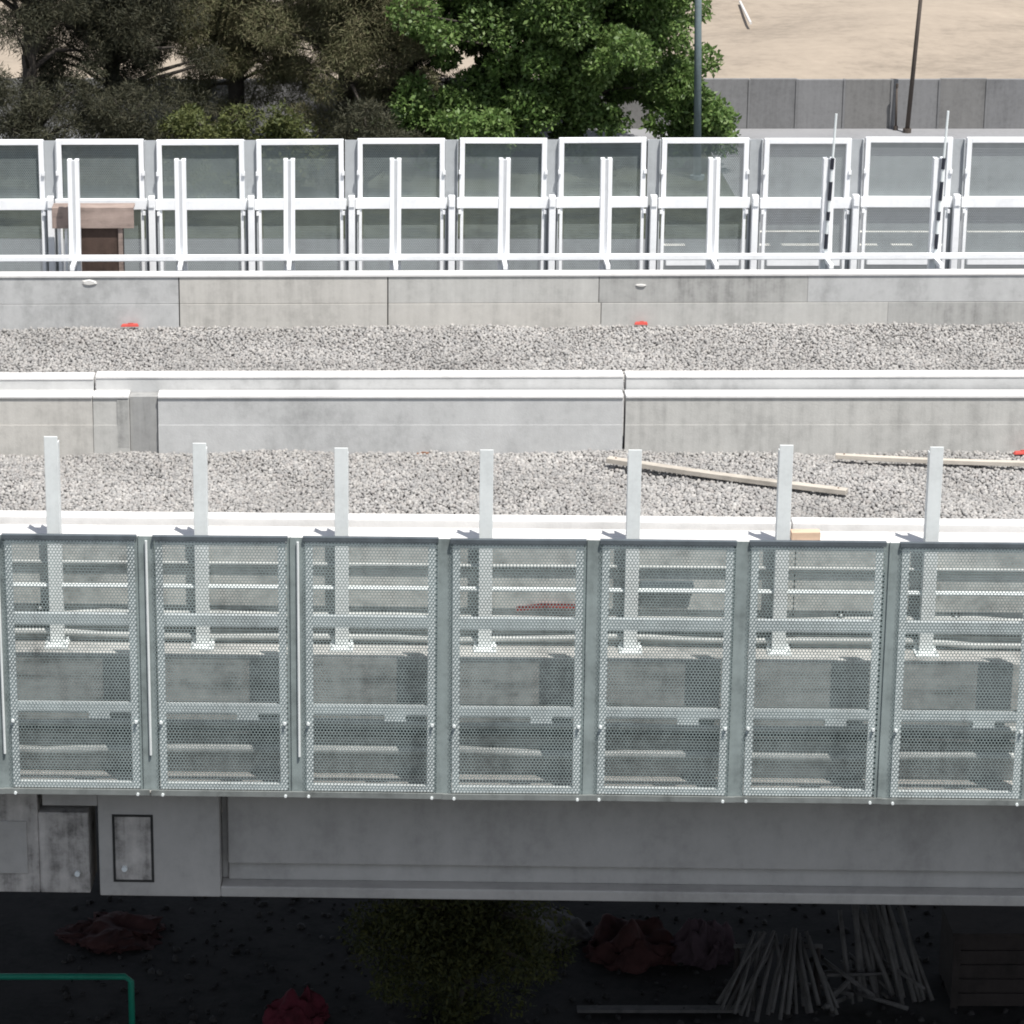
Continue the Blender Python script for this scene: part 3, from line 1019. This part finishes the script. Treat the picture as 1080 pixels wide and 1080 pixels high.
def dome_clumps(rng, n, rx, ry, z0, z1, cr, shell=.55):
    """clump centres through a rounded crown, more of them near its surface"""
    out = []
    zc, rz = (z0 + z1) / 2, (z1 - z0) / 2
    while len(out) < n:
        d = rng.normal(size=3)
        d /= np.linalg.norm(d)
        k = rng.uniform(shell, 1.0) if rng.random() < .8 else rng.uniform(0, shell)
        wob = 1 + .16 * math.sin(d[0] * 5 + d[2] * 4) + .1 * math.sin(d[1] * 9)
        p = (d[0] * rx * k * wob, d[1] * ry * k * wob, zc + d[2] * rz * k * wob)
        r = cr * rng.uniform(.6, 1.35)
        out.append((p, (r, r, r * .75)))
    return out


rg = np.random.default_rng(11)
# broadleaf tree
bp = at(594, 150, 81.5)
bp.z = 0
cl = dome_clumps(rg, 320, 3.8, 3.2, .1, 8.2, .55)
tree('broadleaf_tree', 'bright green broadleaf tree with dense rounded crown beside the sandy lot', bp, cl, 'leaf_green', 'bark',
     [([(0, 0, 0), (.1, 0, 1.5), (-.1, .1, 3.5), (.1, 0, 5.5)], [.22, .19, .13, .06])], per=600, L=.155, W=.088, droop=.1, seed=3)
# low green bough in front-left of it
sp = at(470, 150, 80)
sp.z = 0
tree('green_shrub', 'low green leafy shrub at the left foot of the broadleaf tree', sp, dome_clumps(rg, 40, 1.7, 1.2, .2, 2.3, .45), 'leaf_green', 'bark',
     [([(0, 0, 0), (0, 0, 1.0)], [.08, .04])], per=420, L=.16, W=.09, droop=.2, seed=5, cat='shrub')
sp = at(725, 150, 80.5)
sp.z = 0
tree('green_shrub', 'low green leafy shrub behind the grey lamp pole', sp, dome_clumps(rg, 30, 1.0, 1.0, .2, 2.6, .4), 'leaf_green', 'bark',
     [([(0, 0, 0), (0, 0, 1.0)], [.08, .04])], per=420, L=.16, W=.09, droop=.2, seed=6, cat='shrub')


def feathery(u, Y, h, rx, n, leaf, seed, lab, z0=.6, cr=.7, per=1000, shell=.35, lean=0.0, L=.17):
    p = at(u, 150, Y)
    p.z = 0
    rgl = np.random.default_rng(seed)
    cl = dome_clumps(rgl, n, rx, rx * .8, z0, h, cr, shell)
    tr = [([(0, 0, 0), (lean * .3, 0, h * .3), (lean * .5, .1, h * .6), (lean, 0, h * .95)], [.24, .2, .13, .04])]
    for q in range(9):
        a = rgl.uniform(0, 6.28)
        zz = h * rgl.uniform(.2, .7)
        ln = rx * rgl.uniform(.5, .95)
        tr.append(([(lean * .4, 0, zz), (ln * .5 * math.cos(a), ln * .5 * math.sin(a), zz + .5), (ln * math.cos(a), ln * math.sin(a), zz + rgl.uniform(.2, 1.0))], [.09, .06, .02]))
    return tree('feathery_tree', lab, p, cl, leaf, 'bark', tr, group='feathery trees beyond the far fence', per=per, L=L, W=.02, droop=.3, seed=seed)


feathery(30, 79, 7.5, 2.1, 30, 'needle_dark', 21, 'dark sparse feathery tree with bare black trunk at the left edge', z0=3.3, cr=.6, shell=.3, lean=.25)
feathery(120, 80.5, 7.5, 2.7, 130, 'needle_dark', 22, 'dark feathery tree, second from the left picture edge', z0=.8, cr=.62)
feathery(250, 83, 8.0, 2.7, 150, 'needle_brown', 23, 'olive brown feathery tree behind the low yellowish bushes', z0=.3, cr=.62)
feathery(365, 81.5, 8.4, 2.3, 150, 'needle_brown', 24, 'brownish dense feathery tree touching the green broadleaf crown', z0=.2, cr=.62)
feathery(432, 84, 7.4, 1.5, 70, 'needle_dark', 25, 'dark feathery tree filling the gap behind the broadleaf crown', z0=.2, cr=.6)
for u, w, h, lab, leaf in ((35, 2.2, 2.6, 'dark scrubby bush below the bare trunk at the left edge', 'needle_dark'),
                           (130, 1.8, 2.5, 'dark scrubby bush left of the yellowish bush', 'needle_dark'),
                           (222, 1.5, 1.95, 'yellowish olive bush just above the far fence', 'leaf_shrub'),
                           (300, 1.2, 1.7, 'smaller olive bush right of the yellowish bush', 'leaf_shrub'),
                           (385, 1.5, 1.8, 'dark low bush beneath the brownish feathery tree', 'needle_dark')):
    p = at(u, 150, 76.5)
    h *= 1.28
    p.z = 0
    rgl = np.random.default_rng(int(u))
    tree('bush', lab, p, dome_clumps(rgl, 45, w, w * .7, .1, h, .42, .3), leaf, 'bark', [([(0, 0, 0), (.05, 0, h * .5)], [.07, .03])],
         per=480, L=.14 if leaf == 'leaf_shrub' else .16, W=.05 if leaf == 'leaf_shrub' else .022, droop=.1, seed=int(u), cat='bush')

# ================================================================== under the viaduct
# green pipe barrier
gY = 29.4
ga, gb = at(-75, 1028, gY), at(138, 1030, gY)
gt = thing('pipe_barrier', 'green painted pipe barrier in the shade below the girder', 'barrier', (gb.x, gY, 0))
W = gb.x - ga.x
zt_ = gb.z
MB().tube([(-W, 0, zt_), (-.06, 0, zt_), (0, 0, zt_ - .05), (0, 0, 0.0)], .034, 10).build('top_rail', 'green_paint', gt, smooth=True)
MB().tube([(-W, 0, zt_), (-W, 0, 0)], .034, 10).build('leg', 'green_paint', gt, smooth=True)
MB().tube([(-W, 0, .30), (-.035, 0, .30)], .022, 10).build('low_rail', 'green_paint', gt)
MB().tube([(0, -.3, .035), (0, .45, .035)], .034, 8).build('foot', 'green_paint', gt)
# shaded bush
p = atz(490, 1062, 0)
rgl = np.random.default_rng(77)
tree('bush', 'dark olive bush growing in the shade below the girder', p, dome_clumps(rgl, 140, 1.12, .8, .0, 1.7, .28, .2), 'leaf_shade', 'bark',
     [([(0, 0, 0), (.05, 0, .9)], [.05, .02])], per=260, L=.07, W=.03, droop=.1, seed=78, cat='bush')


def heap(name, u, v, w, h, m, lab, seed, cat):
    """crumpled cloth heap: folds and lumps from layered noise"""
    p = atz(u, v, 0)
    nu, nv = 72, 30
    off = Vector((seed * 3.7, seed * 1.9, 0))
    vs, fs = [], []
    for j in range(nv + 1):
        a = j / nv * math.pi / 2
        for i in range(nu):
            t = 2 * math.pi * i / nu
            d = Vector((math.cos(a) * math.cos(t), math.cos(a) * math.sin(t), math.sin(a)))
            k = 1 + .55 * mnoise.noise(d * 1.5 + off) + .28 * abs(mnoise.noise(d * 4 + off)) + .14 * mnoise.noise(d * 9 + off)
            z = max(0, h * d.z * (.75 + .7 * mnoise.noise(d * 2.3 - off)) + .05 * mnoise.noise(d * 7 - off) * math.cos(a))
            vs.append((w * d.x * k, w * .8 * d.y * k, z if j else 0))
    for j in range(nv):
        for i in range(nu):
            i2 = (i + 1) % nu
            fs.append((j * nu + i, j * nu + i2, (j + 1) * nu + i2, (j + 1) * nu + i))
    o = MB().raw(vs, fs).build(name, m, None, p, smooth=True)
    return tag(o, lab, cat)


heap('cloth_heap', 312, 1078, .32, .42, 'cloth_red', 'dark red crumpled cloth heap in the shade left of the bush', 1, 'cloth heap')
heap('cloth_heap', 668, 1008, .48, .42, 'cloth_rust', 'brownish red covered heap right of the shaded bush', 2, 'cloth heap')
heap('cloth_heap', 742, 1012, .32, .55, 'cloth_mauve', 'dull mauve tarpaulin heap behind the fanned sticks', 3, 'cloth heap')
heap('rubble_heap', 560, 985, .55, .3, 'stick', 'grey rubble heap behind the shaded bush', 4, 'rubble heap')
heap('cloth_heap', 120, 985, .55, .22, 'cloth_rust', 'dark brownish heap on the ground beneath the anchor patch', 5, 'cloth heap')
# long pale board on the ground
a, c = atz(602, 1056, .12), atz(790, 1058, .12)
o = MB().box(-.9, .9, -.06, .06, 0, .035).build('ground_board', 'stick', None, (a + c) / 2 - Vector((0, 0, .1)))
tag(o, 'thin grey board lying on the dark ground below the fanned sticks', 'board')
# fanned sticks leaning on a trestle
tr = thing('trestle', 'dark low trestle holding up the fanned sticks', 'trestle', atz(815, 1062, 0))
L0 = .62
MB().tube([(-.42, .22, L0), (.55, .22, L0)], .03, 8).build('crossbar', 'stick', tr)
for sx in (-.38, .5):
    MB().tube([(sx, .05, 0), (sx, .22, L0)], .028, 8).build('leg', 'crate_dark', tr)
    MB().tube([(sx, .42, 0), (sx, .22, L0)], .028, 8).build('leg', 'crate_dark', tr)
tp = Vector(tr.location)


def stick(a, c, r, lab, group):
    a, c = Vector(a), Vector(c)
    m = a.lerp(c, .5) + Vector((random.uniform(-.01, .01), 0, random.uniform(-.01, .01)))
    o = MB().tube([Vector((0, 0, 0)), m - a, c - a], [r, r * .95, r * .85], 7).build('wooden_stick', 'stick', None, a, smooth=True)
    tag(o, lab, 'stick', group)


random.seed(5)
for i in range(26):
    f = i / 25
    bx_ = -.66 + 1.35 * f + random.uniform(-.07, .07)
    tx = -.16 + .5 * f + random.uniform(-.14, .14)
    stick(tp + Vector((bx_, -.42 + random.uniform(-.12, .16), .08 + random.uniform(0, .12))), tp + Vector((tx, .20, L0 + .05 + random.uniform(.0, .18))), random.uniform(.018, .028),
          'thin grey stick fanned out over the trestle in the shade', 'sticks fanned out over the trestle')
q0 = atz(945, 1058, 0)
for i in range(19):
    f = i / 18
    top = q0 + Vector((-.55 + .62 * f + random.uniform(-.12, .12), .5 + random.uniform(-.1, .1), .85 + random.uniform(0, .35)))
    bot = q0 + Vector((-.38 + .72 * f + random.uniform(-.14, .14), random.uniform(-.15, .15), .02 + random.uniform(0, .1)))
    stick(bot, top, random.uniform(.022, .034), 'grey pole propped steeply left of the dark crate', 'poles propped beside the dark crate')
for i in range(12):
    a_ = random.uniform(0, math.pi)
    c_ = q0 + Vector((random.uniform(-.8, .25), random.uniform(-.25, .35), random.uniform(.05, .4)))
    d_ = Vector((math.cos(a_) * .45, math.sin(a_) * .3, random.uniform(-.1, .2)))
    if c_.z - abs(d_.z) < .03:
        c_.z = abs(d_.z) + .03
    stick(c_ - d_, c_ + d_, random.uniform(.016, .03), 'grey stick tangled crosswise among the propped poles', 'sticks tangled among the propped poles')
# dark crate at right
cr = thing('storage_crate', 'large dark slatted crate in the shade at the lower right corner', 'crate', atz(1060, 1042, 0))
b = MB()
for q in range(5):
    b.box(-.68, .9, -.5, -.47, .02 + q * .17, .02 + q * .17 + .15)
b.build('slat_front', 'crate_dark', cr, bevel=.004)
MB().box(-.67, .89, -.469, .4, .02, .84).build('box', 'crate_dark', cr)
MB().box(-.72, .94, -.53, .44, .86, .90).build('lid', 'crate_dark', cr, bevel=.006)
for sx in (-.66, .84):
    MB().box(sx - .04, sx + .04, -.52, -.501, 0, .859).build('corner_post', 'crate_dark', cr)
# loose litter on the shaded ground
P, Fc = rubble(-3.5, 7.5, 29.2, 34.5, .16, lambda x, y: 0 * x + .005, .015, .055)
keep = RNG.random(len(P) // 12) < .5
Fk = Fc.reshape(-1, 20, 3)[keep].reshape(-1, 3)
o = np_mesh('litter', P, Fk, ['litter_stone'] if 'litter_stone' in M else ['bed'])
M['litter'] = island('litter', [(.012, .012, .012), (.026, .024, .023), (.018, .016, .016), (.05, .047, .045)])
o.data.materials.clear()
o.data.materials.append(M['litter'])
tag(o, 'scattered stones and rubbish on the dark ground below the viaduct', 'litter', None, 'stuff')

# ================================================================== light
EL, AZ = R(66), R(32)                       # sun: high, behind the camera and to its right
sd = Vector((math.sin(AZ) * math.cos(EL), -math.cos(AZ) * math.cos(EL), math.sin(EL)))
sun = bpy.data.lights.new('sun', 'SUN')
sun.energy = 4.2
sun.angle = R(.5)
sun.color = (1.0, .965, .91)
so = bpy.data.objects.new('sun', sun)
so.rotation_euler = sd.to_track_quat('Z', 'Y').to_euler()
so.location = (5, -5, 40)
COL.objects.link(so)
w = bpy.data.worlds.new('World')
S.world = w
w.use_nodes = True
nt = w.node_tree
bg = nt.nodes['Background']
sky = nt.nodes.new('ShaderNodeTexSky')
sky.sky_type = 'NISHITA'
sky.sun_disc = False
sky.sun_elevation = EL
sky.sun_rotation = math.atan2(sd.x, sd.y)
hs = nt.nodes.new('ShaderNodeHueSaturation')
hs.inputs['Saturation'].default_value = .5
nt.links.new(sky.outputs[0], hs.inputs['Color'])
nt.links.new(hs.outputs[0], bg.inputs['Color'])
bg.inputs['Strength'].default_value = .09
S.view_settings.view_transform = 'Standard'
S.view_settings.look = 'None'
S.view_settings.gamma = 1
S.view_settings.exposure = .55
S.render.resolution_x = S.render.resolution_y = 1024
S.render.filter_size = 1.8
S.cycles.filter_width = 1.9
